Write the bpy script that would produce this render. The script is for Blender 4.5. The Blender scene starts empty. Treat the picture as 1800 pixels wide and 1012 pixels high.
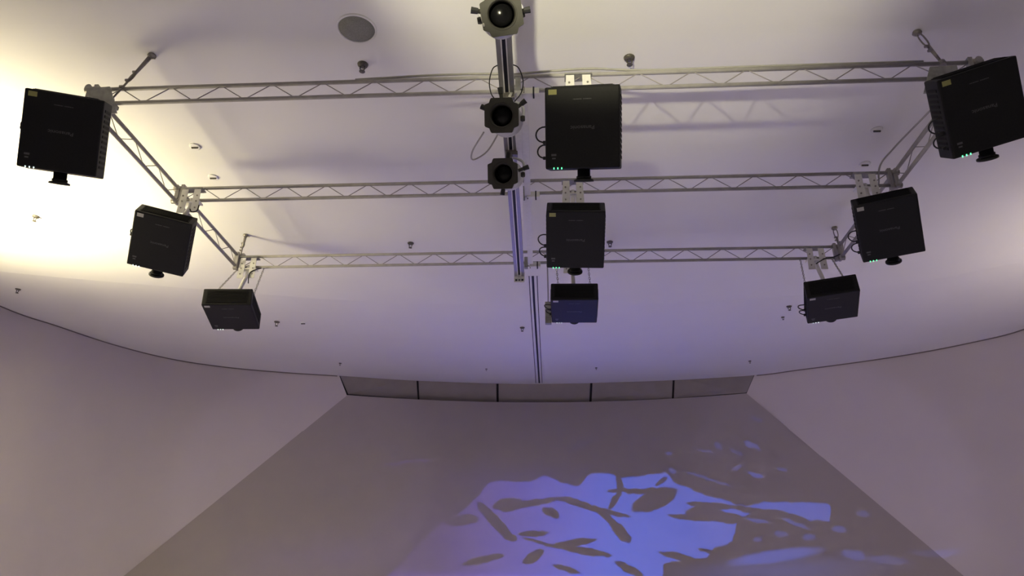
import bpy, bmesh, math, random
from mathutils import Vector, Matrix

# ------------------------------------------------------------------ camera, light, exposure
sc = bpy.context.scene
COL = sc.collection
CAMZ = 1.6                       # eye height above the floor


def camera_axes(p, y, r):
    cy, sy = math.cos(y), math.sin(y)
    right, f0, u0 = Vector((cy, sy, 0)), Vector((-sy, cy, 0)), Vector((0, 0, 1))
    f = f0 * math.cos(p) + u0 * math.sin(p)
    u = -f0 * math.sin(p) + u0 * math.cos(p)
    return right * math.cos(r) + u * math.sin(r), -right * math.sin(r) + u * math.cos(r), f


CR, CU, CF = camera_axes(0.42, 0.0643, 0.012)
cam_data = bpy.data.cameras.new('camera')
cam_data.sensor_width = 36
cam_data.lens = 26.0
cam = bpy.data.objects.new('camera', cam_data)
COL.objects.link(cam)
cam.matrix_world = Matrix(((CR.x, CU.x, -CF.x, 0), (CR.y, CU.y, -CF.y, 0), (CR.z, CU.z, -CF.z, CAMZ), (0, 0, 0, 1)))
sc.camera = cam

vs = sc.view_settings
vs.view_transform = 'Standard'
vs.look = 'None'
vs.gamma = 1
vs.use_curve_mapping = False
vs.exposure = 0.38

world = bpy.data.worlds.new('world')
sc.world = world
world.use_nodes = True
world.node_tree.nodes['Background'].inputs[0].default_value = (0.35, 0.33, 0.42, 1)
world.node_tree.nodes['Background'].inputs[1].default_value = 0.02


def lamp(name, kind, loc, target, power, color, **kw):
    d = bpy.data.lights.new(name, kind)
    d.energy = power
    d.color = color
    for k, v in kw.items():
        setattr(d, k, v)
    o = bpy.data.objects.new(name, d)
    COL.objects.link(o)
    o.location = loc
    o.rotation_euler = (Vector(target) - Vector(loc)).to_track_quat('-Z', 'Y').to_euler()
    return o


# warm uplights of the gallery: one left of the frame, a weak one right of it, one behind the camera
lamp('uplight', 'SPOT', (-6.5, 5.6, 3.9), (-6.0, 5.9, 5.6), 1200, (1, .88, .52), spot_size=2.35, spot_blend=1, shadow_soft_size=.5)
lamp('uplight', 'SPOT', (7.2, 6.6, 3.8), (6.8, 7.2, 5.6), 220, (1, .86, .68), spot_size=2.3, spot_blend=1, shadow_soft_size=.4)
lamp('uplight', 'SPOT', (-.66, -.4, 3.3), (.05, 1.95, 5.6), 900, (1, .93, .62), spot_size=.95, spot_blend=.4, shadow_soft_size=.07)
# added unseen fill lamps overhead; their floor bounce lifts walls and ceiling
for x_ in (-4.5, -.4, 3.7):
    lamp('fill_lamp', 'SPOT', (x_, .2, 5.55), (x_, .4, 0), 190, (1, .90, .86), spot_size=2.0, spot_blend=.6, shadow_soft_size=.1)


# ------------------------------------------------------------------ materials
def mat(name, color, rough=.6, metal=0., var=.06, scale=30., bump=0., emit=None, spec=.5):
    m = bpy.data.materials.new(name)
    m.use_nodes = True
    nt = m.node_tree
    b = nt.nodes['Principled BSDF']
    b.inputs['Roughness'].default_value = rough
    b.inputs['Metallic'].default_value = metal
    b.inputs['Specular IOR Level'].default_value = spec
    tc = nt.nodes.new('ShaderNodeTexCoord')
    nz = nt.nodes.new('ShaderNodeTexNoise')
    nz.inputs['Scale'].default_value = scale
    nz.inputs['Detail'].default_value = 4
    nt.links.new(tc.outputs['Object'], nz.inputs['Vector'])
    rp = nt.nodes.new('ShaderNodeValToRGB')
    c = color
    rp.color_ramp.elements[0].position = .3
    rp.color_ramp.elements[1].position = .7
    rp.color_ramp.elements[0].color = (c[0] * (1 - var), c[1] * (1 - var), c[2] * (1 - var), 1)
    rp.color_ramp.elements[1].color = (min(1, c[0] * (1 + var)), min(1, c[1] * (1 + var)), min(1, c[2] * (1 + var)), 1)
    nt.links.new(nz.outputs['Fac'], rp.inputs['Fac'])
    nt.links.new(rp.outputs['Color'], b.inputs['Base Color'])
    if bump:
        bp = nt.nodes.new('ShaderNodeBump')
        bp.inputs['Strength'].default_value = bump
        bp.inputs['Distance'].default_value = .004
        nt.links.new(nz.outputs['Fac'], bp.inputs['Height'])
        nt.links.new(bp.outputs['Normal'], b.inputs['Normal'])
    if emit:
        b.inputs['Emission Color'].default_value = (*emit[:3], 1)
        b.inputs['Emission Strength'].default_value = emit[3]
    return m


M = dict(
    ceiling=mat('ceiling_paint', (.80, .79, .79), .85, var=.012, scale=1.2),
    wall=mat('wall_paint', (.67, .615, .61), .9, var=.015, scale=2.0),
    screen=mat('projection_wall_paint', (.43, .39, .37), .9, var=.02, scale=3.0),
    floor=mat('grey_floor', (.45, .44, .45), .6, var=.08, scale=2.),
    backwall=mat('entrance_wall_paint', (.6, .58, .58), .9, var=.02, scale=2.),
    gap=mat('frieze_backing', (.05, .045, .045), .9),  # dark backing seen through the frieze joints
    rimgap=mat('rim_gap_shade', (.22, .19, .19), .9),
    panel=mat('taupe_panel', (.31, .28, .26), .8, var=.04, scale=5.),
    alu=mat('painted_truss', (.36, .345, .34), .5, .0, var=.1, scale=14.),
    wire=mat('truss_wire', (.34, .32, .32), .5, .1, var=.1, scale=14.),
    white=mat('white_powder_coat', (.78, .77, .74), .45, var=.04),
    gray=mat('grey_plate', (.30, .30, .28), .5, .3, var=.2, scale=20.),
    steel=mat('dull_steel', (.30, .28, .26), .45, .6, var=.2, scale=40.),
    black=mat('black_plastic', (.007, .007, .008), .55, var=.25, scale=80., spec=.28),
    blackg=mat('black_grille', (.006, .006, .007), .7, var=.3, scale=120., spec=.25),
    rubber=mat('black_rubber', (.012, .012, .013), .6, var=.2),
    glass=mat('dark_lens_glass', (.006, .006, .007), .18, var=.1, spec=.2),
    sticker=mat('yellow_sticker', (.33, .32, .11), .6, var=.08, scale=60.),
    stickerw=mat('pale_sticker', (.45, .44, .42), .6, var=.08, scale=60.),
    print=mat('silver_print', (.085, .085, .09), .5, var=.06),
    led_g=mat('green_indicator', (.1, .6, .25), .4, emit=(.10, 1, .32, 2.2)),
    led_w=mat('pale_indicator', (.7, .8, .8), .4, emit=(.8, 1, .95, 1.3)),
    spot=mat('lantern_grey', (.033, .031, .025), .6, .1, var=.12, scale=25.),
    spotl=mat('lantern_light_grey', (.52, .52, .55), .5, .1, var=.08, scale=25.),
    rail=mat('aluminium_rail', (.30, .295, .29), .38, .6, var=.05, scale=18.),
    railslot=mat('rail_slot', (.015, .015, .03), .6),
    grille=mat('speaker_grille', (.25, .25, .22), .8, var=.2, scale=160.),
    cable=mat('grey_cable', (.35, .34, .32), .6),
    sprink=mat('sprinkler_bronze', (.13, .12, .10), .45, .4, var=.3, scale=60.),
)


# ------------------------------------------------------------------ mesh helpers
class MB:
    def __init__(self):
        self.v, self.f = [], []

    def add(self, vs_, fs):
        n = len(self.v)
        self.v += [tuple(p) for p in vs_]
        self.f += [tuple(i + n for i in q) for q in fs]
        return self

    def box(self, c, s, m=None):
        x, y, z = s[0] / 2, s[1] / 2, s[2] / 2
        p = [Vector((i * x, j * y, k * z)) for i in (-1, 1) for j in (-1, 1) for k in (-1, 1)]
        if m is not None:
            p = [m @ q for q in p]
        c = Vector(c)
        return self.add([c + q for q in p], [(0, 1, 3, 2), (4, 6, 7, 5), (0, 4, 5, 1), (2, 3, 7, 6), (0, 2, 6, 4), (1, 5, 7, 3)])

    def tube(self, pts, r, n=8, caps=True):
        pts = [Vector(p) for p in pts]
        rr = r if isinstance(r, (list, tuple)) else [r] * len(pts)
        vs_, fs = [], []
        t0 = (pts[1] - pts[0]).normalized()
        a = Vector((0, 0, 1)) if abs(t0.z) < .9 else Vector((1, 0, 0))
        nrm = (a - t0 * a.dot(t0)).normalized()
        for i, p in enumerate(pts):
            t = (pts[min(i + 1, len(pts) - 1)] - pts[max(i - 1, 0)]).normalized()
            nrm = (nrm - t * nrm.dot(t)).normalized()
            b = t.cross(nrm)
            for k in range(n):
                g = 2 * math.pi * k / n
                vs_.append(p + (nrm * math.cos(g) + b * math.sin(g)) * rr[i])
        for i in range(len(pts) - 1):
            for k in range(n):
                k2 = (k + 1) % n
                fs.append((i * n + k, i * n + k2, (i + 1) * n + k2, (i + 1) * n + k))
        if caps:
            fs.append(tuple(range(n - 1, -1, -1)))
            fs.append(tuple((len(pts) - 1) * n + k for k in range(n)))
        return self.add(vs_, fs)

    def lathe(self, prof, o, axis, n=24, closed=False):
        """prof: (radius, height) pairs turned about axis through o"""
        o, axis = Vector(o), Vector(axis).normalized()
        a = Vector((0, 0, 1)) if abs(axis.z) < .9 else Vector((1, 0, 0))
        e1 = (a - axis * a.dot(axis)).normalized()
        e2 = axis.cross(e1)
        vs_, fs = [], []
        for r, h in prof:
            for k in range(n):
                g = 2 * math.pi * k / n
                vs_.append(o + axis * h + (e1 * math.cos(g) + e2 * math.sin(g)) * r)
        for i in range(len(prof) - 1):
            for k in range(n):
                k2 = (k + 1) % n
                fs.append((i * n + k, i * n + k2, (i + 1) * n + k2, (i + 1) * n + k))
        if not closed:
            fs.append(tuple(range(n - 1, -1, -1)))
            fs.append(tuple((len(prof) - 1) * n + k for k in range(n)))
        return self.add(vs_, fs)

    def prism(self, pts, d):
        """closed polygon of 3D points pushed along d"""
        n = len(pts)
        d = Vector(d)
        vs_ = [Vector(p) for p in pts] + [Vector(p) + d for p in pts]
        fs = [tuple(range(n - 1, -1, -1)), tuple(range(n, 2 * n))]
        fs += [(i, (i + 1) % n, (i + 1) % n + n, i + n) for i in range(n)]
        return self.add(vs_, fs)

    def mesh(self, name, smooth=False, bevel=0.):
        me = bpy.data.meshes.new(name)
        me.from_pydata(self.v, [], self.f)
        bm = bmesh.new()
        bm.from_mesh(me)
        bmesh.ops.recalc_face_normals(bm, faces=bm.faces)
        if bevel:
            bmesh.ops.bevel(bm, geom=list(bm.edges), offset=bevel, segments=2, profile=.6, affect='EDGES')
        bm.to_mesh(me)
        bm.free()
        if smooth:
            for p in me.polygons:
                p.use_smooth = len(p.vertices) == 4
        return me

    def build(self, name, m, parent=None, smooth=False, bevel=0.):
        return place(name, self.mesh(name, smooth, bevel), m, parent)


def place(name, me, m, parent=None):
    if m is not None and not me.materials:
        me.materials.append(M[m])
    o = bpy.data.objects.new(name, me)
    COL.objects.link(o)
    if parent is not None:
        o.parent = parent
    return o


def thing(name, label, cat, loc=(0, 0, 0), group=None, rot=None):
    o = bpy.data.objects.new(name, None)
    o.empty_display_size = .05
    COL.objects.link(o)
    if rot is None:
        o.location = loc
    else:
        o.matrix_world = Matrix.Translation(loc) @ rot.to_4x4()
    return tag(o, label, cat, group)


def tag(o, label, cat, group=None):
    o['label'] = label
    o['category'] = cat
    if group:
        o['group'] = group
    return o


def struct(o, label=None, cat=None):
    o['kind'] = 'structure'
    if label:
        o['label'] = label
    if cat:
        o['category'] = cat
    return o


def W(x, y, z):                 # a point measured from the eye
    return Vector((x, y, z + CAMZ))


def catmull(P, n=6):
    P = [Vector(p) for p in P]
    Q = [2 * P[0] - P[1]] + P + [2 * P[-1] - P[-2]]
    out = []
    for i in range(1, len(Q) - 2):
        for k in range(n):
            t = k / n
            a, b, c, d = Q[i - 1:i + 3]
            out.append(.5 * (2 * b + (c - a) * t + (2 * a - 5 * b + 4 * c - d) * t * t + (3 * b - a - 3 * c + d) * t ** 3))
    return out + [P[-1]]


# ------------------------------------------------------------------ the room
ZC, ZE = 5.60, 5.96              # flat ceiling, its slightly raised rim
RIM = [(-8.642, 10.137), (-8.281, 11.007), (-7.835, 11.942), (-7.193, 12.746), (-6.329, 13.282), (-5.332, 13.632),
       (-4.346, 13.879), (-2.819, 14.261), (-1.212, 14.496), (-.333, 14.536), (.703, 14.5), (2.33, 14.343),
       (3.871, 14.042), (4.54, 13.735), (5.444, 13.314), (6.268, 12.857), (6.98, 12.312), (7.549, 11.652)]
PLAN = [(-9, -7), (-9, 0), (-9, 5), (-8.95, 7.8)] + RIM + [(7.8, 10.4), (8.15, 8.5), (8.25, 5), (8.25, 0), (8.25, -7)]
FOLD = [(-8.95, 7.6), (-7.128, 8.189), (-6.494, 8.386), (-5.488, 8.656), (-4.255, 8.962), (-2.963, 9.261), (-1.405, 9.476),
        (.184, 9.57), (1.746, 9.5), (3.158, 9.332), (4.561, 8.956), (5.655, 8.38), (8.2, 7.0)]
plan = [(p.x, p.y) for p in catmull([(x, y, 0) for x, y in PLAN])]

b = MB()
b.add([(-9.4, -7.2, 0), (9, -7.2, 0), (9, 15, 0), (-9.4, 15, 0)], [(0, 1, 2, 3)])
struct(b.build('floor', 'floor'), 'grey floor of the gallery', 'floor')

# flat field and rim, joined along the fold
b = MB()
fold = [(p.x, p.y) for p in catmull([(x, y, 0) for x, y in FOLD], 3)]
rimL = [p for p in plan if p[1] > 7.0]


def resample(poly, n):
    L = [0]
    for p, q in zip(poly[:-1], poly[1:]):
        L.append(L[-1] + math.dist(p, q))
    out, j = [], 0
    for k in range(n + 1):
        s = L[-1] * k / n
        while j < len(L) - 2 and L[j + 1] < s:
            j += 1
        t = (s - L[j]) / max(1e-9, L[j + 1] - L[j])
        out.append((poly[j][0] * (1 - t) + poly[j + 1][0] * t, poly[j][1] * (1 - t) + poly[j + 1][1] * t))
    return out


N = 200
fo = resample(fold, N)
ri = resample(rimL, N)
vv = [(x, -7.0, ZC) for x, y in fo] + [(x, y, ZC) for x, y in fo]
NR = 6                            # the rim field has its own vertices: smooth in itself, a crisp fold at its start
for q_ in range(NR + 1):
    t_ = q_ / NR
    vv += [(a_[0] * (1 - t_) + c_[0] * t_, a_[1] * (1 - t_) + c_[1] * t_, ZC * (1 - t_) + ZE * t_) for a_, c_ in zip(fo, ri)]
vv += [(x, y, ZE) for x, y in ri] + [(x, y, ZE + .10) for x, y in ri]
ff = []
for r in [0] + list(range(2, 2 + NR)) + [3 + NR]:
    for k in range(N):
        a = r * (N + 1) + k
        ff.append((a, a + 1, a + N + 2, a + N + 1))
b.add(vv, ff)
_ceil = b.build('ceiling', 'ceiling', smooth=True)
from mathutils.bvhtree import BVHTree
_bvh = BVHTree.FromPolygons([v_.co.copy() for v_ in _ceil.data.vertices], [tuple(p_.vertices) for p_ in _ceil.data.polygons])


def ceil_z(x, y):
    h_ = _bvh.ray_cast(Vector((x, y, 1)), Vector((0, 0, 1)))[0]
    return h_.z if h_ else ZC


struct(_ceil, 'smooth white ceiling with a curved rim', 'ceiling')


ROWS = [(-4.127, 13.936, 3.98, 3.648, 14.098, 4.014), (-4.862, 13.756, 3.226, 4.23, 13.903, 3.335),
        (-5.547, 13.567, 2.512, 4.745, 13.641, 2.684), (-6.175, 13.351, 1.834, 5.23, 13.419, 2.086),
        (-6.726, 13.075, 1.191, 5.674, 13.196, 1.527), (-7.197, 12.743, .59, 6.08, 12.972, 1.006),
        (-7.567, 12.334, .035, 6.445, 12.737, .519), (-7.861, 11.898, -.467, 6.77, 12.495, .067),
        (-8.089, 11.448, -.917, 7.057, 12.243, -.353), (-8.276, 11.019, -1.32, 7.317, 12.0, -.741),
        (-8.42, 10.75, -1.6, 7.519, 11.711, -1.095), (-8.55, 10.4, -1.6, 7.641, 11.352, -1.41), (-8.66, 10.05, -1.6, 7.709, 11.03, -1.6)]


def crease_z(x, y):
    """height at which the leaning projection wall meets the curved wall at this point of the plan"""
    pts = [(r[0], r[2]) for r in ROWS] if x < 0 else [(-r[3], r[5]) for r in ROWS]
    q = x if x < 0 else -x
    if y < 9 or q < pts[-1][0]:
        return 0
    for (a, za), (c, zc) in zip(pts[:-1], pts[1:]):
        if c <= q <= a:
            t_ = (q - a) / (c - a)
            return max(0, za * (1 - t_) + zc * t_ + CAMZ - .01)
    return 0


def wall_run(name, poly, z0, z1, m):
    b = MB()
    n = len(poly)
    tops = [{(-4.127, 13.936): (-4.346, 13.879), (3.648, 14.098): (3.871, 14.042)}.get(p_, p_) for p_ in poly]   # slanting jambs of the frieze
    b.add([(x, y, z0 if z0 > 1 else crease_z(x, y)) for x, y in poly] + [(x, y, z1) for x, y in tops], [(i, i + 1, n + i + 1, n + i) for i in range(n - 1)])
    return b.build(name, m, smooth=True)


left = [p for p in plan if p[0] < -4.18] + [(-4.127, 13.936)]
right = [(3.648, 14.098)] + [p for p in plan if p[0] > 3.70]
struct(wall_run('wall_left', left, 0, ZE + .08, 'wall'), 'pale curved wall on the left', 'wall')
struct(wall_run('wall_right', right, 0, ZE + .08, 'wall'), 'pale curved wall on the right', 'wall')
b = MB()
b.box((-.375, -7.05, 2.9), (17.4, .1, 5.8))
struct(b.build('wall_back', 'backwall'), 'entrance wall behind the visitor', 'wall')


def offset_in(poly, d):
    out = []
    for i, p in enumerate(poly):
        a, c = Vector(poly[max(0, i - 1)]), Vector(poly[min(len(poly) - 1, i + 1)])
        t = (c - a).normalized()
        out.append((p[0] + t.y * d, p[1] - t.x * d))
    return out


# dark strips painted as the shaded gap between ceiling rim and curved walls
for k, poly in enumerate((left, right)):
    q = offset_in(poly[:-1] if k == 0 else poly[1:], .012)
    struct(wall_run('trim_%d' % (k + 1), q, ZE - .022, ZE + .01, 'rimgap'),
           'thin dark strip painted as the shaded gap under the ceiling rim on the ' + ('left', 'right')[k], 'trim')

# the leaning projection wall between the two curved walls
def screen_point(i, s):
    r = ROWS[i]
    bow = max(.25, .6 - .05 * i)
    return W(r[0] * (1 - s) + r[3] * s, r[1] * (1 - s) + r[4] * s + bow * 4 * s * (1 - s), r[2] * (1 - s) + r[5] * s)


b = MB()
NS = 30
b.add([screen_point(i, k / NS) for i in range(len(ROWS)) for k in range(NS + 1)],
      [(i * (NS + 1) + k, i * (NS + 1) + k + 1, (i + 1) * (NS + 1) + k + 1, (i + 1) * (NS + 1) + k)
       for i in range(len(ROWS) - 1) for k in range(NS)])
struct(b.build('wall_front', 'screen', smooth=True), 'taupe projection wall with blue light on it', 'wall')

# frieze of five taupe panels between ceiling rim and projection wall
edge_pts = [(-4.346, 13.879), (-2.819, 14.261), (-1.212, 14.496), (.703, 14.5), (2.33, 14.343), (3.871, 14.042)]
low_pts = [(-4.158, 14.04), (-2.807, 14.481), (-1.217, 14.728), (.678, 14.743), (2.30, 14.477), (3.672, 14.10)]
b = MB()
nn = len(edge_pts)
b.add([(x, y + .09, ZE + .08) for x, y in edge_pts] + [(x, y + .06, 3.99 + CAMZ) for x, y in low_pts],
      [(i, i + 1, nn + i + 1, nn + i) for i in range(nn - 1)])
tr = struct(b.build('trim_3', 'gap'), 'frieze of taupe panels with dark joints under the ceiling rim', 'trim')
for i in range(5):
    def lerp(P, t, z, g):
        a, c = P[i], P[i + 1]
        return Vector((a[0] * (1 - t) + c[0] * t, a[1] * (1 - t) + c[1] * t + g, z))
    e = .013
    q = [lerp(edge_pts, e, ZE + .06, 0), lerp(edge_pts, 1 - e, ZE + .06, 0), lerp(low_pts, 1 - e, 4.03 + CAMZ, 0), lerp(low_pts, e, 4.03 + CAMZ, 0)]
    MB().prism(q, (0, .022, 0)).build('panel', 'panel', tr)

# recessed slot track in the ceiling rim field, running to the frieze
t = thing('ceiling_track', 'white slot track with dark grooves recessed in the ceiling beyond the rail', 'track', W(-.29, 8.57, 4.0))
o0 = W(-.29, 8.57, 4.0)
A, B_ = Vector((-.288, 8.57)), Vector((-.353, 14.44))


def strip_on_ceiling(name, off0, off1, w, m, th=.006):
    """a thin strip that follows the ceiling from A to B_"""
    n = 18
    up, lo = [], []
    for k in range(n + 1):
        f_ = k / n
        c_ = A.lerp(B_, f_)
        off = off0 * (1 - f_) + off1 * f_
        for sd in (-1, 1):
            x_ = c_.x + off + sd * w / 2
            z_ = ceil_z(x_, c_.y)
            up.append(Vector((x_, c_.y, z_)) - o0)
            lo.append(Vector((x_, c_.y, z_ - th)) - o0)
    f = []
    N2 = len(up)
    for k in range(n):
        a_ = 2 * k
        f += [(a_, a_ + 2, a_ + 3, a_ + 1), (N2 + a_, N2 + a_ + 1, N2 + a_ + 3, N2 + a_ + 2), (a_, N2 + a_, N2 + a_ + 2, a_ + 2), (a_ + 1, a_ + 3, N2 + a_ + 3, N2 + a_ + 1)]
    f += [(0, 1, N2 + 1, N2), (N2 - 2, 2 * N2 - 2, 2 * N2 - 1, N2 - 1)]
    return MB().add(up + lo, f).build(name, m, t)


strip_on_ceiling('track_body', 0, 0, .17, 'ceiling', .004)
strip_on_ceiling('groove', -.047, -.069, .011, 'railslot')
strip_on_ceiling('groove', 0, 0, .030, 'railslot')
strip_on_ceiling('groove', .055, .057, .011, 'railslot')

# ------------------------------------------------------------------ truss frame
XL, XR = -3.585, 3.07
D1, D2, D3 = 4.42, 5.87, 7.33
ZL, ZU = 3.58, 3.715
HP = .195
brace_me = {}


def truss(p0, p1, label, rc=.016):
    p0, p1 = Vector(p0), Vector(p1)
    L = (p1 - p0).length
    d = (p1 - p0).normalized()
    rot = Matrix((d, Vector((-d.y, d.x, 0)), Vector((0, 0, 1)))).transposed()
    t = thing('lattice_truss', label, 'truss', p0, 'trusses of the hanging frame', rot)
    h = ZU - ZL
    for z in (0, h):
        MB().tube([(0, 0, z), (L, 0, z)], rc, 10).build('chord', 'alu', t, True)
    n = int(L / HP)
    st = L / n
    key = round(st, 4)
    if key not in brace_me:
        brace_me[key] = (MB().tube([(0, 0, 0), (st, 0, h)], .0042, 5).mesh('brace'), MB().tube([(0, 0, h), (st, 0, 0)], .0042, 5).mesh('brace'))
    for i in range(n):
        o = place('brace', brace_me[key][i % 2], 'wire', t)
        o.location = (i * st, 0, 0)
    for x in (0, L):
        MB().box((x, 0, h / 2), (.03, .045, h + .07)).build('end_plate', 'alu', t)
    return t


truss(W(XL + .05, D1, ZL), W(XR - .05, D1, ZL), 'long cross truss nearest the viewer, at the top of the picture')
truss(W(XL + .05, D2, ZL), W(XR - .05, D2, ZL), 'middle one of the three long cross trusses')
truss(W(XL + .05, D3, ZL), W(XR - .05, D3, ZL), 'farthest long cross truss, above the last row of projectors')
truss(W(XL, D1 + .05, ZL), W(XL, D3 - .05, ZL), 'side truss on the left linking the three cross trusses', .018)
truss(W(XR, D1 + .05, ZL), W(XR, D3 - .05, ZL), 'side truss on the right linking the three cross trusses', .018)

# chain hangers from truss corners to the ceiling
def hanger(top, bot, label, loop):
    top, bot = Vector(top), Vector(bot)
    t = thing('chain_hanger', label, 'hanger', bot, 'chain hangers of the truss frame')
    T = top - bot
    MB().lathe([(.030, 0), (.034, -.012), (.016, -.03)], T, (0, 0, 1), 14).build('ceiling_anchor', 'steel', t, True)
    d = T.normalized()
    s = d.cross(Vector((0, 1, 0))).normalized()
    def at(k): return T * k
    def ring(a, b_, w, r):
        c = (at(a) + at(b_)) / 2
        hl = (at(a) - at(b_)).length / 2
        pts = [c + d * hl * math.cos(g) + s * w * math.sin(g) for g in [2 * math.pi * i / 16 for i in range(17)]]
        return MB().tube(pts, r, 6)
    if loop:
        ring(.97, .52, .022, .006).build('shackle', 'steel', t, True)
        MB().tube([at(.55), at(.05)], [.014, .010], 8).build('turnbuckle', 'steel', t, True)
        ks = (.55, .42)
    else:
        MB().tube([at(.95), at(.45)], [.017, .011], 8).build('turnbuckle', 'steel', t, True)
        ring(.62, .40, .016, .004).build('shackle', 'steel', t, True)
        MB().tube([at(.45), at(.18), at(.02)], [.008, .008, .006], 6).build('steel_wire', 'steel', t, True)
        ks = (.6, .42, .28)
    for k in ks:
        MB().box(at(k) + s * .012, (.03, .02, .016)).build('wire_clip', 'steel', t)
    MB().tube([at(.93) + s * .0, at(.93) + Vector((.05 if not loop else -.03, 0, -.01))], .005, 6).build('safety_pin', 'steel', t)
    MB().lathe([(.026, -.02), (.028, 0), (.022, .02)], (0, 0, 0), (0, 0, 1), 12).build('corner_lug', 'steel', t, True)
    return t


hanger(W(-3.13, 4.37, 4.0), W(-3.40, 4.42, 3.61), 'slanting wire hanger at the near left truss corner', False)
hanger(W(2.70, 4.40, 4.0), W(2.83, 4.42, 3.72), 'slanting looped hanger at the near right truss corner', True)
hanger(W(-3.55, 7.33, 4.0), W(-3.57, 7.33, 3.72), 'short upright hanger at the far left truss corner', False)
hanger(W(3.10, 7.42, 4.0), W(3.08, 7.34, 3.68), 'short looped hanger at the far right truss corner', True)

# corner coupling blocks where cross and side trusses meet
for (x, y, lab) in ((XL, D2, 'grey coupling block at the left end of the middle cross truss'), (XR, D2, 'grey coupling block at the right end of the middle cross truss'),
                    (XL, D3, 'grey coupling block at the far left truss corner'), (XR, D3, 'grey coupling block at the far right truss corner'),
                    (XL, D1, 'grey coupling block at the near left truss corner'), (XR, D1, 'grey coupling block at the near right truss corner')):
    t = thing('truss_coupler', lab, 'coupler', W(x, y, ZL), 'couplers of the truss frame')
    for z in (0, ZU - ZL):
        MB().tube([(-.04, 0, z), (.04, 0, z)], .026, 10).build('collar', 'steel', t, True)
        MB().tube([(0, -.04, z), (0, .04, z)], .026, 10).build('collar', 'alu', t, True)
    MB().box((0, 0, (ZU - ZL) / 2), (.035, .035, ZU - ZL)).build('post', 'alu', t)

# ------------------------------------------------------------------ projectors
PW, PL, PH = .498, .538, .20


def rot_of(yaw, tilt, roll):
    return Matrix.Rotation(math.radians(yaw), 3, 'Z') @ Matrix.Rotation(-math.radians(tilt), 3, 'X') @ Matrix.Rotation(math.radians(roll), 3, 'Y')


body_me = MB().box((0, 0, PH / 2), (PW, PL, PH)).mesh('body', bevel=.012)
back_me = MB()
back_me.box((0, -PL / 2 - .002, PH / 2), (PW * .84, .006, PH * .72))
for i in range(9):
    back_me.box((0, -PL / 2 - .006, PH * (.18 + .08 * i)), (PW * .80, .006, .005))
back_me = back_me.mesh('rear_grille')
vent_me = MB()
for i in range(12):
    vent_me.box((0, -.20 + .036 * i, PH / 2), (.006, .018, PH * .6))
vent_me = vent_me.mesh('side_vent')
lens_me = MB().lathe([(.043, 0), (.043, .05), (.050, .051), (.050, .068)], (0, PL / 2 - .004, .09), (0, 1, 0), 28).mesh('lens_barrel', True)
ring_me = MB().lathe([(.055, .066), (.067, .072), (.067, .084), (.052, .084), (.046, .070)], (0, PL / 2, .09), (0, 1, 0), 32, True).mesh('lens_ring', True)
glass_me = MB().lathe([(.045, .071), (.030, .076), (.010, .078)], (0, PL / 2, .09), (0, 1, 0), 24).mesh('lens_glass', True)
stick_me = MB().box((-PW / 2 + .053, -PL / 2 + .034, -.0008), (.055, .034, .0016)).mesh('warning_sticker')
mark_me = MB().box((-PW / 2 + .058, PL / 2 - .093, -.0006), (.034, .014, .0012)).box((-PW / 2 + .058, PL / 2 - .070, -.0006), (.024, .010, .0012)).mesh('control_mark')
led_me = [MB().box((-PW / 2 + .058 + .026 * i, PL / 2 - .004, -.001), (.006, .012, .005)).mesh('indicator_light') for i in range(3)]
rng = random.Random(4)
bars = MB()
x = -.06
while x < .06:
    w = rng.choice((.004, .006, .008))
    if not -.004 < x < .006:
        bars.box((x + w / 2, -PL / 2 + .085, -.0005), (w, .006, .001))
    x += w + .003
bars_me = bars.mesh('model_text')


def text_mesh(txt, width, height):
    cu = bpy.data.curves.new('logo', 'FONT')
    cu.body = txt
    cu.align_x = 'CENTER'
    cu.align_y = 'CENTER'
    cu.extrude = .02
    o = bpy.data.objects.new('logo', cu)
    COL.objects.link(o)
    bpy.context.view_layer.update()
    me = bpy.data.meshes.new_from_object(o.evaluated_get(bpy.context.evaluated_depsgraph_get()))
    bpy.data.objects.remove(o)
    xs = [v.co.x for v in me.vertices]
    ys = [v.co.y for v in me.vertices]
    kx, ky = width / (max(xs) - min(xs)), height / (max(ys) - min(ys))
    for v in me.vertices:   # read from the rear: baseline towards the rear, seen from below
        v.co = Vector((-v.co.x * kx, v.co.y * ky, -v.co.z * .03 - .0003))
    me.name = 'logo'
    return me


logo_me = text_mesh('Panasonic', .158, .024)
logo_me.flip_normals()


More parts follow.
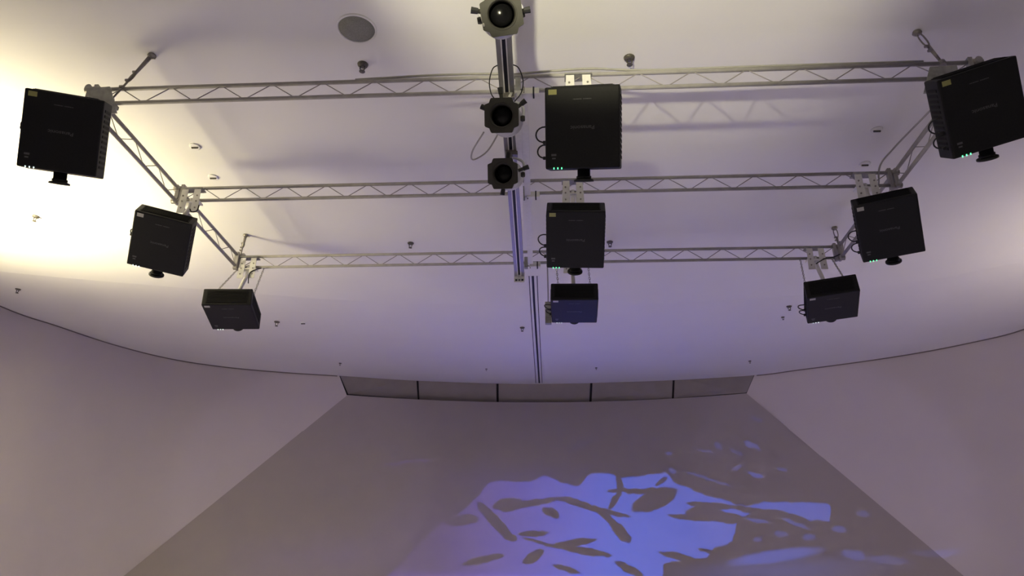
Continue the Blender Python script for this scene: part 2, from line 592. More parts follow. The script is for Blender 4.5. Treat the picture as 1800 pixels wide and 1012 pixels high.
def gobo(light):
    """the slide: a sunlit leaf picture, drawn with ellipses on the picture plane"""
    light.use_nodes = True
    nt = light.node_tree
    nt.nodes.clear()
    L, Nn = nt.links.new, nt.nodes.new

    def math_(op, a, c=None, d=None):
        n = Nn('ShaderNodeMath')
        n.operation = op
        for i, s in enumerate((a, c, d)):
            if s is None:
                continue
            if isinstance(s, (int, float)):
                n.inputs[i].default_value = s
            else:
                L(s, n.inputs[i])
        return n.outputs[0]

    tc = Nn('ShaderNodeTexCoord')
    sp = Nn('ShaderNodeSeparateXYZ')
    L(tc.outputs['Normal'], sp.inputs[0])
    nz = math_('ABSOLUTE', sp.outputs[2])
    u = math_('DIVIDE', sp.outputs[0], nz)
    v = math_('DIVIDE', sp.outputs[1], nz)
    Hm = ((2.00335, -.06957, .0048), (.02285, -1.87447, -.01548), (-.11672, .23359, 1.))
    r3 = [math_('ADD', math_('MULTIPLY_ADD', u, h[0], h[2]), math_('MULTIPLY', v, h[1])) for h in Hm]
    gx, gy = math_('DIVIDE', r3[0], r3[2]), math_('DIVIDE', r3[1], r3[2])
    px, py = math_('MULTIPLY_ADD', gx, 300, 1080), math_('MULTIPLY_ADD', gy, 300, 900)
    cb = Nn('ShaderNodeCombineXYZ')
    L(px, cb.inputs[0])
    L(py, cb.inputs[1])
    ns = Nn('ShaderNodeTexNoise')
    ns.inputs['Scale'].default_value = .06
    ns.inputs['Detail'].default_value = 6
    ns.inputs['Roughness'].default_value = .62
    L(cb.outputs[0], ns.inputs['Vector'])
    s1 = Nn('ShaderNodeVectorMath')
    s1.operation = 'MULTIPLY_ADD'
    s1.inputs[1].default_value = (13, 13, 0)
    L(ns.outputs['Color'], s1.inputs[0])
    s0 = Nn('ShaderNodeVectorMath')
    s0.operation = 'SUBTRACT'
    s0.inputs[1].default_value = (6.5, 6.5, 0)
    L(cb.outputs[0], s0.inputs[0])
    L(s0.outputs[0], s1.inputs[2])
    P = s1.outputs[0]
    sq = Nn('ShaderNodeSeparateXYZ')
    L(P, sq.inputs[0])
    X, Y = sq.outputs[0], sq.outputs[1]

    def smooth(val, lo, hi):
        n = Nn('ShaderNodeMapRange')
        n.inputs[1].default_value = lo
        n.inputs[2].default_value = hi
        L(val, n.inputs[0])
        return n.outputs[0]

    def ell(cx, cy, a, b_, ang, soft=.08):
        mp = Nn('ShaderNodeMapping')
        mp.vector_type = 'TEXTURE'
        mp.inputs['Location'].default_value = (cx, cy, 0)
        mp.inputs['Rotation'].default_value = (0, 0, math.radians(ang))
        mp.inputs['Scale'].default_value = (a, b_, 1)
        L(P, mp.inputs['Vector'])
        ln = Nn('ShaderNodeVectorMath')
        ln.operation = 'LENGTH'
        L(mp.outputs[0], ln.inputs[0])
        return smooth(ln.outputs['Value'], 1 + soft, 1 - soft)

    def curve(pts, x0, x1, y0, y1):
        n = Nn('ShaderNodeFloatCurve')
        cm = n.mapping
        c = cm.curves[0]
        q = [((x - x0) / (x1 - x0), (y - y0) / (y1 - y0)) for x, y in pts]
        c.points[0].location = q[0]
        c.points[1].location = q[-1]
        for p in q[1:-1]:
            c.points.new(*p)
        for p in c.points:
            p.handle_type = 'VECTOR'
        cm.update()
        L(math_('DIVIDE', math_('SUBTRACT', X, x0), x1 - x0), n.inputs['Value'])
        return math_('MULTIPLY_ADD', n.outputs[0], y1 - y0, y0)

    top = curve([(600, 1100), (660, 1040), (700, 1000), (740, 955), (782, 915), (812, 900), (844, 870), (860, 845), (880, 842), (938, 842), (960, 829),
                 (987, 842), (1022, 850), (1035, 829), (1062, 825), (1089, 834), (1138, 828), (1169, 826), (1180, 842), (1191, 846), (1227, 860), (1289, 882),
                 (1315, 886), (1338, 878), (1389, 880), (1428, 881), (1457, 886), (1459, 1100), (1700, 1190)], 600, 1700, 800, 1200)
    bot = curve([(600, 1200), (1165, 1200), (1171, 990), (1200, 984), (1249, 978), (1254, 960), (1288, 950), (1291, 923), (1300, 905), (1340, 892),
                 (1369, 893), (1420, 911), (1457, 914), (1459, 860), (1700, 830)], 600, 1700, 800, 1200)
    main = math_('MULTIPLY', smooth(math_('SUBTRACT', Y, top), -1.5, 1.5), smooth(math_('SUBTRACT', bot, Y), -1.5, 1.5))
    dark = None
    for e in [(1149, 873, 42, 17, -22), (1129, 857, 62, 4.5, 0), (1089, 845, 16, 6, 80), (1160, 842, 12, 4, -40), (1082, 873, 20, 5, -60), (898, 884, 27, 12, -5),
              (940, 880, 46, 6, -9), (1012, 878, 34, 6, 15), (1062, 893, 48, 5, 12), (1068, 903, 32, 6, 40), (1092, 930, 29, 10, 50), (972, 898, 17, 8, 25),
              (940, 937, 27, 6, -3), (873, 915, 44, 10, 48), (899, 945, 14, 8, 20), (835, 862, 22, 9, -55), (813, 915, 32, 10, -8), (960, 956, 42, 3, 15),
              (1013, 953, 40, 7, -10), (1031, 969, 50, 7, 10), (940, 982, 22, 9, -35), (1200, 978, 40, 6, 12), (1238, 897, 36, 13, 4), (1212, 905, 38, 5, 6),
              (1245, 883, 42, 5, 6), (1330, 897, 52, 6, 14), (1270, 905, 36, 10, 8), (1250, 968, 22, 4, 12), (1110, 1003, 30, 8, 30), (850, 990, 40, 7, -15), (1000, 1005, 26, 6, 20)]:
        m_ = ell(*e)
        dark = m_ if dark is None else math_('MAXIMUM', dark, m_)
    lit = math_('MULTIPLY', main, math_('SUBTRACT', 1., dark))
    # fade and hue across the picture: violet and dim at the left, blue at the right
    fade = smooth(X, 760, 1060)
    lit = math_('MULTIPLY', lit, math_('MULTIPLY_ADD', fade, .78, .22))
    lit = math_('MULTIPLY', lit, math_('MULTIPLY_ADD', smooth(Y, 1015, 1110), 8., 1.))   # unseen lower slide area brightened to bounce blue onto projector and ceiling
    spark = None
    for e in [(1315, 782, 14, 4, 20, .35), (1257, 781, 8, 5, 30, .22), (1288, 793, 13, 3, 30, .22), (1171, 792, 6, 3, 0, .25), (1233, 790, 14, 2.5, 10, .2),
              (1290, 818, 9, 3, -22, .25), (1323, 832, 14, 4, 15, .5), (1370, 823, 10, 3, 10, .3), (1241, 837, 44, 1.8, 18, .28), (1323, 738, 12, 2.5, 20, .2),
              (1513, 902, 12, 5, 10, .3), (1473, 928, 13, 5, 10, .4), (1420, 942, 11, 6, 10, .35), (1371, 935, 11, 5, 5, .3), (1332, 946, 7, 4, 0, .3),
              (1179, 823, 7, 5, 20, .3), (1395, 917, 26, 3, 20, .45), (1330, 912, 20, 3, 12, .4), (1365, 977, 76, 12, -9, .6), (1502, 975, 22, 9, 15, .45),
              (1390, 1003, 125, 16, -2, .35), (1560, 985, 36, 8, 5, .3), (1650, 975, 50, 6, 3, .2), (713, 815, 52, 2, -8, .22), (1020, 778, 30, 4, -25, .06),
              (740, 960, 110, 60, -30, .12), (560, 1000, 220, 40, -8, .12), (900, 850, 110, 30, 0, .10)]:
        m_ = math_('MULTIPLY', ell(*e[:5], soft=.25 if e[2] < 100 else .9), e[5] * (1.25 if e[2] < 80 else 1.))
        spark = m_ if spark is None else math_('MAXIMUM', spark, m_)
    val = math_('MAXIMUM', lit, spark)
    mix = Nn('ShaderNodeMix')
    mix.data_type = 'RGBA'
    mix.inputs[6].default_value = (.19, .10, 1, 1)
    mix.inputs[7].default_value = (.05, .14, 1, 1)
    L(smooth(X, 780, 1080), mix.inputs[0])
    em = Nn('ShaderNodeEmission')
    L(mix.outputs[2], em.inputs['Color'])
    L(val, em.inputs['Strength'])
    out = Nn('ShaderNodeOutputLight')
    L(em.outputs[0], out.inputs[0])


def projector(loc, yaw, tilt, roll, label, side, led, sticker, power, color=(.74, .64, 1), slide=False, size=1.1):
    R = rot_of(yaw, tilt, roll)
    t = thing('projector', label, 'projector', W(*loc), 'black projectors hung from the truss frame', R)
    place('body', body_me, 'black', t)
    place('rear_grille', back_me, 'blackg', t)
    for s in (-1, 1):
        o = place('side_vent', vent_me, 'blackg', t)
        o.location.x = s * (PW / 2 + .001)
    lb = place('lens_barrel', lens_me, 'black', t)
    place('lens_ring', ring_me, 'rubber', lb)
    place('lens_glass', glass_me, 'glass', lb)
    o = place('warning_sticker', stick_me.copy(), sticker, t)
    o['label'] = 'small rectangular sticker by the rear edge'
    place('control_mark', mark_me, 'print', t)
    place('logo', logo_me, 'print', t)['label'] = 'maker name in thin silver letters'
    place('model_text', bars_me, 'print', t)['label'] = 'line of tiny printed text'
    for me in led_me:
        place('indicator_light', me.copy(), led, t)
    loops = [(-.02, .085, .075), (.10, .19, .065)] if side else [(-.05, .0, .03)]
    for y0, y1, bul in loops:
        pts = [(-PW / 2 + .01, y0, .07)] + [(-PW / 2 - bul * math.sin(math.pi * k / 10) ** .8, y0 + (y1 - y0) * (.5 - .5 * math.cos(math.pi * k / 10)), .07 + .02 * math.sin(math.pi * k / 10)) for k in range(1, 10)] + [(-PW / 2 + .01, y1, .07)]
        c = MB().tube(pts, .0055, 7).build('power_cable', 'rubber', t, True)
        MB().box((-PW / 2 - .010, y1, .07), (.03, .022, .022)).build('plug', 'rubber', c, bevel=.004)
    d = bpy.data.lights.new('projector_lamp', 'SPOT')
    d.energy = power
    d.color = color
    d.spot_size = size
    d.spot_blend = .25
    d.shadow_soft_size = .01
    lo = bpy.data.objects.new('projector_lamp', d)
    COL.objects.link(lo)
    lo.parent = t
    lo.location = (0, PL / 2 + .10, .09)
    lo.rotation_euler = (math.pi / 2, 0, 0)
    if slide:
        d.color = (1, 1, 1)
        d.spot_blend = .05
        gobo(d)
        f = (Vector((.988, 13.696, 1.741)) - Vector((.205, 7.781, 3.079))).normalized()
        r = f.cross(Vector((0, 0, 1))).normalized()
        u = r.cross(f)
        Q = Matrix((r, u, -f)).transposed()
        lo.rotation_euler = (R.transposed() @ Q).to_euler()
    return t, R


PROJ = [
    ((-3.404, 4.041, 3.034), 19.3, 63.8, .2, 'black projector at the near left truss corner, beside the glare', False, 'led_w', 'sticker', 850),
    ((.192, 4.047, 2.967), .5, 60.1, 7.9, 'black projector nearest the spotlights, highest of the middle column', True, 'led_g', 'sticker', 850),
    ((2.834, 4.135, 3.096), -27.1, 50.0, -19.4, 'black projector at the near right truss corner, tilted at the picture edge', True, 'led_g', 'sticker', 850),
    ((-3.623, 5.827, 3.097), 28.1, 42.7, 9.2, 'black projector at the left end of the middle cross truss', False, 'led_w', 'stickerw', 750),
    ((.177, 5.642, 2.964), .9, 37.5, 2.2, 'black projector with yellow sticker under the middle cross truss, centre column', True, 'led_g', 'sticker', 750),
    ((2.877, 5.786, 3.092), -22.8, 42.0, -2.6, 'black projector at the right end of the middle cross truss', True, 'led_g', 'stickerw', 750),
    ((-3.481, 7.189, 2.916), 10.1, 7.8, -3.8, 'black projector hung on chains at the far left truss corner', False, 'led_w', 'stickerw', 40),
    ((.199, 7.405, 3.023), -.7, 5.3, 1.1, 'projector with blue-lit underside, lowest of the middle column', True, 'led_w', 'stickerw', 1350),
    ((2.834, 7.179, 2.938), -15.8, 8.3, -2.5, 'black projector hung on chains at the far right truss corner', True, 'led_w', 'stickerw', 40),
]
placed = []
for k, a in enumerate(PROJ):
    t, R = projector(a[0], a[1], a[2], a[3], a[4], a[5], a[6], a[7], a[8], slide=(k == 7), size=1.9 if k == 7 else (.8, (1.1, .6, .6)[k // 3], .8)[k % 3])
    placed.append((W(*a[0]), R))

# ------------------------------------------------------------------ projector mounts
def mount(k, x, D, label, style='plates', chains=False, tint='white'):
    P, R = placed[k]
    base = W(x, D, ZL)
    t = thing('projector_mount', label, 'mount', base, 'projector mounts on the trusses')
    topc = P + R @ Vector((0, 0, PH)) - base              # centre of the projector's upper face
    if style == 'plates':
        for s in (-1, 1):
            pl = MB().prism([(s * .065 - .036, -.035, -.15), (s * .065 + .036, -.035, -.15), (s * .060 + .030, -.035, .10), (s * .060 - .030, -.035, .10)], (0, -.008, 0)).build('side_plate', tint, t)
            for z in (.03, -.03, -.10):
                MB().lathe([(.008, 0), (.008, .006)], (s * .068, -.043, z), (0, -1, 0), 8).build('bolt', 'steel', pl)
        MB().box((0, 0, .115), (.20, .09, .012)).build('top_plate', 'gray', t)
        MB().box((0, -.0, -.03), (.20, .075, .012)).build('clamp_plate', tint, t)
    else:
        q = style
        MB().prism([Vector((a - x, -.06, z - ZL)) for a, z in q], (0, .012, 0)).build('corner_plate', 'gray', t)
        MB().box((0, 0, -.02), (.14, .09, .03)).build('clamp_plate', 'gray', t)
    MB().tube([(0, 0, .02), (0, 0, -.08), topc], [.020, .022, .022], 12).build('pole', tint, t, True)
    MB().box(topc + R @ Vector((0, 0, .001)), (.30, .34, .012), R).build('mounting_plate', 'blackg', t)
    return t


mount(0, -3.42, D1, 'grey corner plate mount above the near left projector', [(-3.586, 3.684), (-3.393, 3.693), (-3.28, 3.443), (-3.374, 3.446), (-3.476, 3.518)])
mount(1, .19, D1, 'white plate mount above the projector nearest the spotlights')
mount(2, 2.80, D1, 'grey corner plate mount above the near right projector', [(2.702, 3.641), (2.888, 3.644), (2.887, 3.466), (2.862, 3.393), (2.611, 3.412)])
mount(3, -3.43, D2, 'white plate mount at the left end of the middle cross truss')
mount(4, .172, D2, 'white twin plate mount in the centre of the middle cross truss')
mount(5, 2.79, D2, 'white plate mount at the right end of the middle cross truss')
mount(6, -3.45, D3, 'white plate mount at the far left truss corner')
mount(7, .19, D3, 'white plate mount in the centre of the farthest cross truss')
mount(8, 2.80, D3, 'white plate mount at the far right truss corner')


def chain(p0, p1, label):
    p0, p1 = Vector(p0), Vector(p1)
    t = thing('safety_chain', label, 'chain', p1, 'safety chains of the last projector row')
    d = p0 - p1
    n = max(6, int(d.length / .032))
    u = d.normalized()
    e1 = u.cross(Vector((0, 1, 0))).normalized()
    e2 = u.cross(e1)
    for i in range(n):
        c = d * ((i + .5) / n)
        s = e1 if i % 2 else e2
        pts = [c + u * (.021 * math.cos(g)) + s * (.009 * math.sin(g)) for g in [2 * math.pi * k / 8 for k in range(9)]]
        MB().tube(pts, .0032, 4, False).build('link', 'alu', t)
    return t


def ptop(k, x, y):
    P, R = placed[k]
    return P + R @ Vector((x, y, PH))


chain(W(-3.56, D3, ZL), ptop(6, -.14, -.20), 'left safety chain of the far left projector')
chain(W(-3.27, D3, ZL), ptop(6, .22, -.10), 'right safety chain of the far left projector')
chain(W(.01, D3, ZL), ptop(7, -.17, -.2), 'left safety chain of the blue-lit projector')
chain(W(.36, D3, ZL), ptop(7, .17, -.2), 'right safety chain of the blue-lit projector')
chain(W(2.64, D3, ZL), ptop(8, -.23, -.22), 'left safety chain of the far right projector')
chain(W(2.97, D3, ZL), ptop(8, .14, -.22), 'right safety chain of the far right projector')

# grey junction box hanging behind the blue-lit projector
t = thing('junction_box', 'grey junction box behind the left edge of the blue-lit projector', 'box', W(-.085, 7.75, 3.02))
MB().box((0, 0, .13), (.07, .06, .26)).build('box', 'gray', t, bevel=.004)
MB().tube([(0, 0, .26), (0, -.42, .58)], .008, 6).build('hanger_rod', 'alu', t)

# ------------------------------------------------------------------ lighting rail and its neighbours
def railx(D): return -.32 - .0219 * (D - 3.9)


RZ = 3.45
a, c = W(railx(1.6), 1.6, RZ), W(railx(7.40), 7.40, RZ)
t = thing('lighting_rail', 'grey aluminium rail with dark slots carrying the three spotlights', 'rail', a)
v = c - a
def rail_bar(name, x, w, z0, z1, m):
    return MB().prism([Vector((x - w / 2, 0, z0)), Vector((x + w / 2, 0, z0)), Vector((x + w / 2, 0, z1)), Vector((x - w / 2, 0, z1))], v).build(name, m, t)


rail_bar('flange', -.036, .034, 0, .07, 'rail')
rail_bar('flange', .036, .034, 0, .07, 'rail')
rail_bar('web', 0, .104, .05, .075, 'rail')
rail_bar('slot', 0, .038, .02, .022, 'railslot')
rail_bar('lip', -.017, .008, -.003, .02, 'white')
rail_bar('lip', .017, .008, -.003, .02, 'white')
ec = MB().box(v + Vector((0, .006, -.01)), (.115, .012, .12)).build('end_cap', 'white', t)
for i in (-1, 0, 1):
    MB().box(v + Vector((i * .034, -.002, -.045)), (.02 if i else .012, .012, .018)).build('socket', 'railslot', ec)

p, q = W(-.215, 4.40, 3.545), W(-.268, 7.25, 3.545)
t = thing('white_rail', 'flat white rail right of the lighting rail, clamped under the trusses', 'rail', p)
MB().prism([(-.028, 0, -.02), (.028, 0, -.02), (.028, 0, .02), (-.028, 0, .02)], q - p).build('bar', 'white', t)
for D, w in ((D1, .13), (D2, .12), (D3, .12)):
    k = (D - 4.40) / 2.85
    cb_ = (q - p) * k
    cl = MB().box(cb_ + Vector((.05, -.035, -.01)), (w, .05, .055)).build('clamp', 'white', t, bevel=.004)
    MB().box(cb_ + Vector((.075, -.035, -.01)), (.012, .056, .065)).build('strap', 'rubber', cl)

t = thing('cable_duct', 'bright white tapering duct beside the spotlights on the lighting rail', 'duct', W(-.262, 4.30, 3.44))
MB().add([Vector(p_) for p_ in ((-.03, 0, 0), (.034, 0, 0), (.034, 0, .05), (-.03, 0, .05), (-.052, 2.0, .0), (-.036, 2.0, 0), (-.036, 2.0, .03), (-.052, 2.0, .03))],
         [(0, 1, 2, 3), (4, 7, 6, 5), (0, 4, 5, 1), (1, 5, 6, 2), (2, 6, 7, 3), (3, 7, 4, 0)]).build('duct_body', 'white', t)
MB().tube([(0, 0, .02), (-.03, -.01, .02), (-.05, -.01, -.03)], .024, 10).build('elbow', 'white', t, True)

# T-handle clamps holding the rail on the near truss
for (D, lab) in ((4.30, 'small grey clamp beside the rail at the nearest truss'), (5.80, 'small grey clamp beside the rail at the middle truss'), (7.26, 'small grey clamp beside the rail at the farthest truss')):
    t = thing('rail_clamp', lab, 'clamp', W(railx(D) + .075, D + .05, RZ + .07), 'clamps of the lighting rail')
    MB().box((0, 0, .05), (.04, .05, .13)).build('jaw', 'gray', t, bevel=.005)
    MB().tube([(0, 0, .02), (.045, -.02, .0)], .006, 6).build('screw', 'steel', t)
    MB().tube([(.045, -.02, -.025), (.045, -.02, .025)], .005, 6).build('handle', 'steel', t)

# ------------------------------------------------------------------ profile spotlights
def spotlight(pos, lat, roll, label, knobs, cable, back=1.):
    pos = W(*pos)
    f = ((Vector((0, 0, CAMZ)) - pos).normalized() + CR * lat[0] + CU * lat[1]).normalized()   # beam direction
    x = CU.cross(f).normalized()
    x = -x if x.dot(CR) < 0 else x
    z = x.cross(f).normalized()
    R = Matrix((x, f, z)).transposed() @ Matrix.Rotation(math.radians(roll), 3, 'Y')
    t = thing('profile_spotlight', label, 'spotlight', pos, 'profile spotlights on the rail', R)
    h, nt_ = .116, .044
    c7 = nt_ * .72
    poly = []
    for sx, sy, sw in ((1, 1, 0), (-1, 1, 1), (-1, -1, 0), (1, -1, 1)):
        e3 = [(h, h - nt_), (h - c7, h - c7), (h - nt_, h)]
        poly += [(sx * p, sy * q) for p, q in (e3[::-1] if sw else e3)]
    b = MB()
    n = 96
    # plate with a round opening: outer outline resampled to n points by angle
    outer = []
    for k in range(n):
        g = 2 * math.pi * k / n
        d = Vector((math.cos(g), math.sin(g)))
        best = 0
        for (ax, ay), (bx_, by_) in zip(poly, poly[1:] + poly[:1]):
            den = d.x * (by_ - ay) - d.y * (bx_ - ax)
            if abs(den) < 1e-9:
                continue
            tt = (ax * (by_ - ay) - ay * (bx_ - ax)) / den
            ss = (ax * d.y - ay * d.x) / den
            if tt > 0 and -1e-6 <= ss <= 1 + 1e-6:
                best = max(best, tt)
        outer.append(d * best)
    vv = []
    for yy in (.0, .016):
        vv += [(p.x, yy, p.y) for p in outer]
        vv += [(.086 * math.cos(2 * math.pi * k / n), yy, .086 * math.sin(2 * math.pi * k / n)) for k in range(n)]
    ff = []
    for k in range(n):
        k2 = (k + 1) % n
        ff += [(k, k2, n + k2, n + k), (2 * n + k, 3 * n + k, 3 * n + k2, 2 * n + k2), (k, 2 * n + k, 2 * n + k2, k2), (n + k, n + k2, 3 * n + k2, 3 * n + k)]
    b.add(vv, ff)
    b.build('gel_frame', 'spot', t)
    MB().lathe([(.088, .012), (.086, .020), (.073, .004), (.070, -.06), (.078, -.06), (.090, .0)], (0, 0, 0), (0, 1, 0), 40, True).build('lens_hood', 'spot', t, True)
    MB().lathe([(.072, -.050), (.055, -.036), (.028, -.027), (.006, -.024)], (0, 0, 0), (0, 1, 0), 32).build('lens', 'glass', t, True)
    MB().lathe([(.094, -.006), (.100, -.03), (.100, -.13), (.090, -.15), (.090, -.20)], (0, 0, 0), (0, 1, 0), 32, True).build('lens_tube', 'spotl', t, True)
    bd = MB().lathe([(.092, -.19), (.112, -.215), (.112, -.27), (.098, -.33), (.080, -.37), (.050, -.385)], (0, 0, 0), (0, 1, 0), 32).build('lamp_housing', 'spotl', t, True)
    for k in range(4):
        MB().lathe([(.114, -.222 - .014 * k), (.118, -.226 - .014 * k), (.114, -.230 - .014 * k)], (0, 0, 0), (0, 1, 0), 24).build('cooling_fin', 'spotl', bd)
    for ang, r0, r1, yy in knobs:
        g = math.radians(ang)
        d = Vector((math.cos(g), 0, math.sin(g)))
        s = MB().tube([d * .09 + Vector((0, yy, 0)), d * r0 + Vector((0, yy, 0))], .013, 8).build('shutter_arm', 'spot', t, True)
        MB().tube([d * r0 + Vector((0, yy, 0)), d * r1 + Vector((0, yy, 0))], [.017, .019], 8).build('knob', 'rubber', s)
    # yoke up to the rail, in the lantern's own axes
    inv = R.transposed()
    topw = Vector((railx(pos.y) + .0, pos.y + .22, RZ + CAMZ - .02))
    tl = inv @ (topw - pos)
    pl, pr = Vector((-.125, -.17, 0)), Vector((.125, -.17, 0))
    for s_, P0 in ((-1, pl), (1, pr)):
        MB().lathe([(.018, -.015), (.022, 0), (.018, .015)], P0, (1, 0, 0), 10).build('yoke_knob', 'spot', t)
    up = (tl - Vector((0, -.17, 0)))
    sh = Vector((0, -.17, 0)) + up * .62
    y_ = MB().tube(catmull([pl, pl + up * .35, sh + Vector((-.10, 0, 0)), sh + up * .14 + Vector((-.03, 0, 0)), sh + up * .16 + Vector((.03, 0, 0)), sh + Vector((.10, 0, 0)), pr + up * .35, pr], 4), .011, 8)
    y_.build('yoke', 'spotl', t, True)
    MB().tube([sh + up * .12, tl], .016, 8).build('hook_clamp', 'steel', t)
    MB().box(tl, (.10, .05, .05), inv).build('clamp_body', 'steel', t, bevel=.005)
    if cable:
        MB().tube(catmull([inv @ (Vector(q_) + Vector((0, 0, CAMZ)) - pos) for q_ in cable], 6), .006, 7).build('power_cable', 'cable', t, True)
    return t


spotlight((-.280, 3.159, 3.10), (.02, .10), 9, 'grey profile spotlight cut by the top edge of the picture',
          [(197, .135, .175, -.04), (-2, .13, .165, -.04), (255, .16, .20, -.13)],
          [(-.38, 3.17, 3.03), (-.40, 3.20, 3.16), (-.36, 3.36, 3.25), (-.33, 3.48, 3.36)])
spotlight((-.346, 4.074, 3.10), (-.13, .14), 0, 'grey profile spotlight in the middle of the three, level with a projector',
          [(206, .125, .165, -.05), (-37, .15, .19, -.12), (262, .17, .215, -.15)],
          [(-.47, 4.12, 3.00), (-.58, 4.42, 3.06), (-.60, 4.62, 3.12), (-.50, 4.66, 3.22), (-.40, 4.55, 3.32), (-.33, 4.5, 3.42)])
spotlight((-.388, 4.787, 3.10), (-.20, .07), 0, 'grey profile spotlight lowest in the picture, nearest the middle truss',
          [(-18, .14, .185, -.14), (282, .125, .17, -.06), (100, .115, .16, -.10)], None)

# black cable loops around the rail at the middle spotlight
t = thing('cable_loop', 'thin black cable looping around the rail above the middle spotlight', 'cable', W(railx(4.05), 4.05, RZ))
for s in (-1, 1):
    MB().tube(catmull([(s * .045, -.04, .03), (s * .09, .0, .03), (s * .118, .07, -.02), (s * .105, .09, -.11), (s * .06, .07, -.2)], 5), .0042, 6).build('cable_strand', 'rubber', t, True)

# grey cables lying along the nearest truss
pts = catmull([W(-.35, D1, ZU + .02), W(.0, D1, ZU + .045), W(.3, D1, ZU + .055), W(.7, D1, ZU + .025), W(1.6, D1, ZU + .028), W(2.7, D1, ZU + .025)], 8)
tag(MB().tube(pts, .009, 7).build('truss_cable', 'cable', None, True), 'grey cable lying on the right half of the nearest truss', 'cable')
pts = catmull([W(-1.5, D1, ZU + .02), W(-.9, D1, ZU + .04), W(-.45, D1, ZU + .035), W(-.33, D1, ZU + .02)], 8)
tag(MB().tube(pts, .009, 7).build('truss_cable', 'cable', None, True), 'grey cable lying on the nearest truss left of the rail', 'cable')
pts = catmull([W(2.98, 4.9, ZU - .02), W(2.93, 5.5, ZU + .02), W(2.90, 5.75, ZU + .0), W(2.95, 5.95, ZU - .08)], 8)
tag(MB().tube(pts, .008, 7).build('truss_cable', 'cable', None, True), 'grey cable hanging along the right side truss', 'cable')
pts = catmull([W(-3.40, D2 - .05, 3.46), W(-3.38, D2 - .05, 3.43), W(-3.33, D2 - .05, 3.44), W(-3.32, D2 - .05, 3.50)], 6)
tag(MB().tube(pts, .006, 7).build('cable_loop', 'rubber', None, True), 'small black cable loop under the left mount of the middle truss', 'cable')
pts = catmull([W(2.78, D3 - .05, 3.49), W(2.88, D3 - .05, 3.55), W(2.97, D3 - .05, 3.565), W(3.05, D3 - .05, 3.60)], 6)
tag(MB().tube(pts, .006, 7).build('cable_end', 'rubber', None, True), 'short black cable end at the far right mount', 'cable')
pts = catmull([W(-3.40, D3 - .05, 3.36), W(-3.41, D3 - .05, 3.46), W(-3.38, D3 - .05, 3.51), W(-3.28, D3 - .05, 3.545)], 6)
tag(MB().tube(pts, .006, 7).build('cable_end', 'rubber', None, True), 'black cable bending off the far left mount', 'cable')

# ------------------------------------------------------------------ ceiling fittings
t = thing('ceiling_speaker', 'round grey loudspeaker grille flush in the ceiling', 'speaker', W(-1.451, 4.165, 4.0))
MB().lathe([(.150, 0), (.150, -.008), (.136, -.012), (.134, 0)], (0, 0, 0), (0, 0, 1), 48, True).build('rim', 'ceiling', t, True)
MB().lathe([(.134, -.002), (.132, -.008), (.06, -.010), (.001, -.0105)], (0, 0, 0), (0, 0, 1), 48).build('grille', 'grille', t, True)

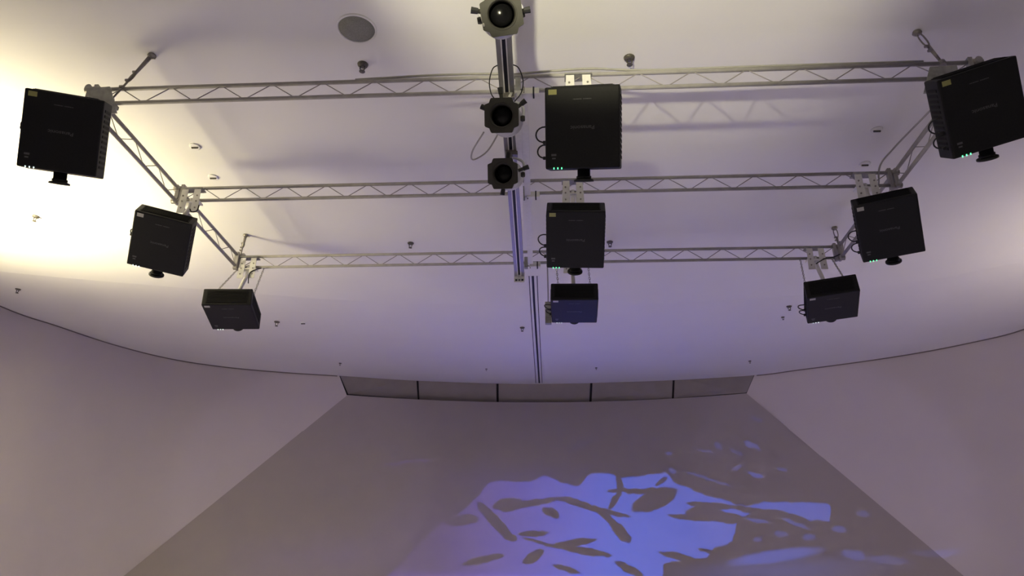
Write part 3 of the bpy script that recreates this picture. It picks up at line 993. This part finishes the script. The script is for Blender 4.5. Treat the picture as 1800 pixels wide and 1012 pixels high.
SPR = [((-1.500, 4.554, 4.0), 1.15, 'sprinkler head between the round speaker and the nearest truss'),
       ((.599, 4.575, 4.0), 1.15, 'sprinkler head on the warm lit ceiling right of the spotlights'),
       ((-1.685, 7.609, 4.0), 1.0, 'sprinkler head above the left half of the farthest truss'),
       ((.637, 7.669, 4.0), 1.0, 'sprinkler head right of the yellow-stickered projector'),
       ((-5.723, 6.815, 4.0), 1.0, 'sprinkler head inside the bright glare at the left'),
       ((-7.492, 9.009, 4.07), 1.0, 'sprinkler head near the left picture edge below the glare'),
       ((-4.251, 10.287, 4.098), 1.15, 'dark sprinkler head right of the far left projector'),
       ((-.517, 10.593, 4.078), 1.0, 'sprinkler head left of the ceiling track'),
       ((3.263, 9.776, 4.035), 1.0, 'upper of two sprinkler heads left of the far right projector'),
       ((3.319, 10.283, 4.074), .7, 'lower of two sprinkler heads left of the far right projector'),
       ((-3.998, 12.855, 4.279), .7, 'tiny sprinkler head by the left end of the frieze'),
       ((-1.316, 13.242, 4.272), .6, 'tiny sprinkler head just left of the track by the frieze'),
       ((.734, 13.209, 4.267), .6, 'tiny sprinkler head just right of the track by the frieze'),
       ((3.466, 12.892, 4.269), .7, 'tiny sprinkler head by the right end of the frieze')]
plate_me = MB().lathe([(.038, 0), (.034, -.012), (.016, -.018)], (0, 0, 0), (0, 0, 1), 16).mesh('escutcheon', True)
frame_me = MB().tube([(-.014, 0, -.016), (-.017, 0, -.04), (0, 0, -.058), (.017, 0, -.04), (.014, 0, -.016)], .005, 6).mesh('frame_arms', True)
defl_me = MB().lathe([(.020, -.060), (.021, -.063), (.004, -.066)], (0, 0, 0), (0, 0, 1), 12).mesh('deflector')
for p, s, lab in SPR:
    t = thing('sprinkler_head', lab, 'sprinkler', (p[0], p[1], ceil_z(p[0], p[1])), 'ceiling sprinklers')
    t.scale = (s, s, s)
    place('escutcheon', plate_me, 'sprink', t)
    place('frame_arms', frame_me, 'sprink', t)
    place('deflector', defl_me, 'sprink', t)

cap_me = MB().lathe([(.052, 0), (.050, -.008), (.040, -.010)], (0, 0, 0), (0, 0, 1), 24).mesh('cover_ring', True)
slot_me = MB().box((0, 0, -.016), (.062, .012, .014)).mesh('dark_tab')
for p, lab in (((-3.347, 5.59, 4.0), 'upper of two small pale ceiling fittings near the left side truss'), ((-3.403, 6.116, 4.0), 'lower of two small pale ceiling fittings near the left side truss'),
               ((2.87, 5.61, 4.0), 'upper of two small pale ceiling fittings near the right side truss'), ((2.966, 6.156, 4.0), 'lower of two small pale ceiling fittings near the right side truss'),
               ((-3.86, 10.338, 4.094), 'small pale ceiling fitting right of the far left projector')):
    t = thing('ceiling_fitting', lab, 'fitting', (p[0], p[1], ceil_z(p[0], p[1])), 'pale ceiling fittings')
    place('cover_ring', cap_me, 'ceiling', t)
    place('dark_tab', slot_me, 'sprink', t)
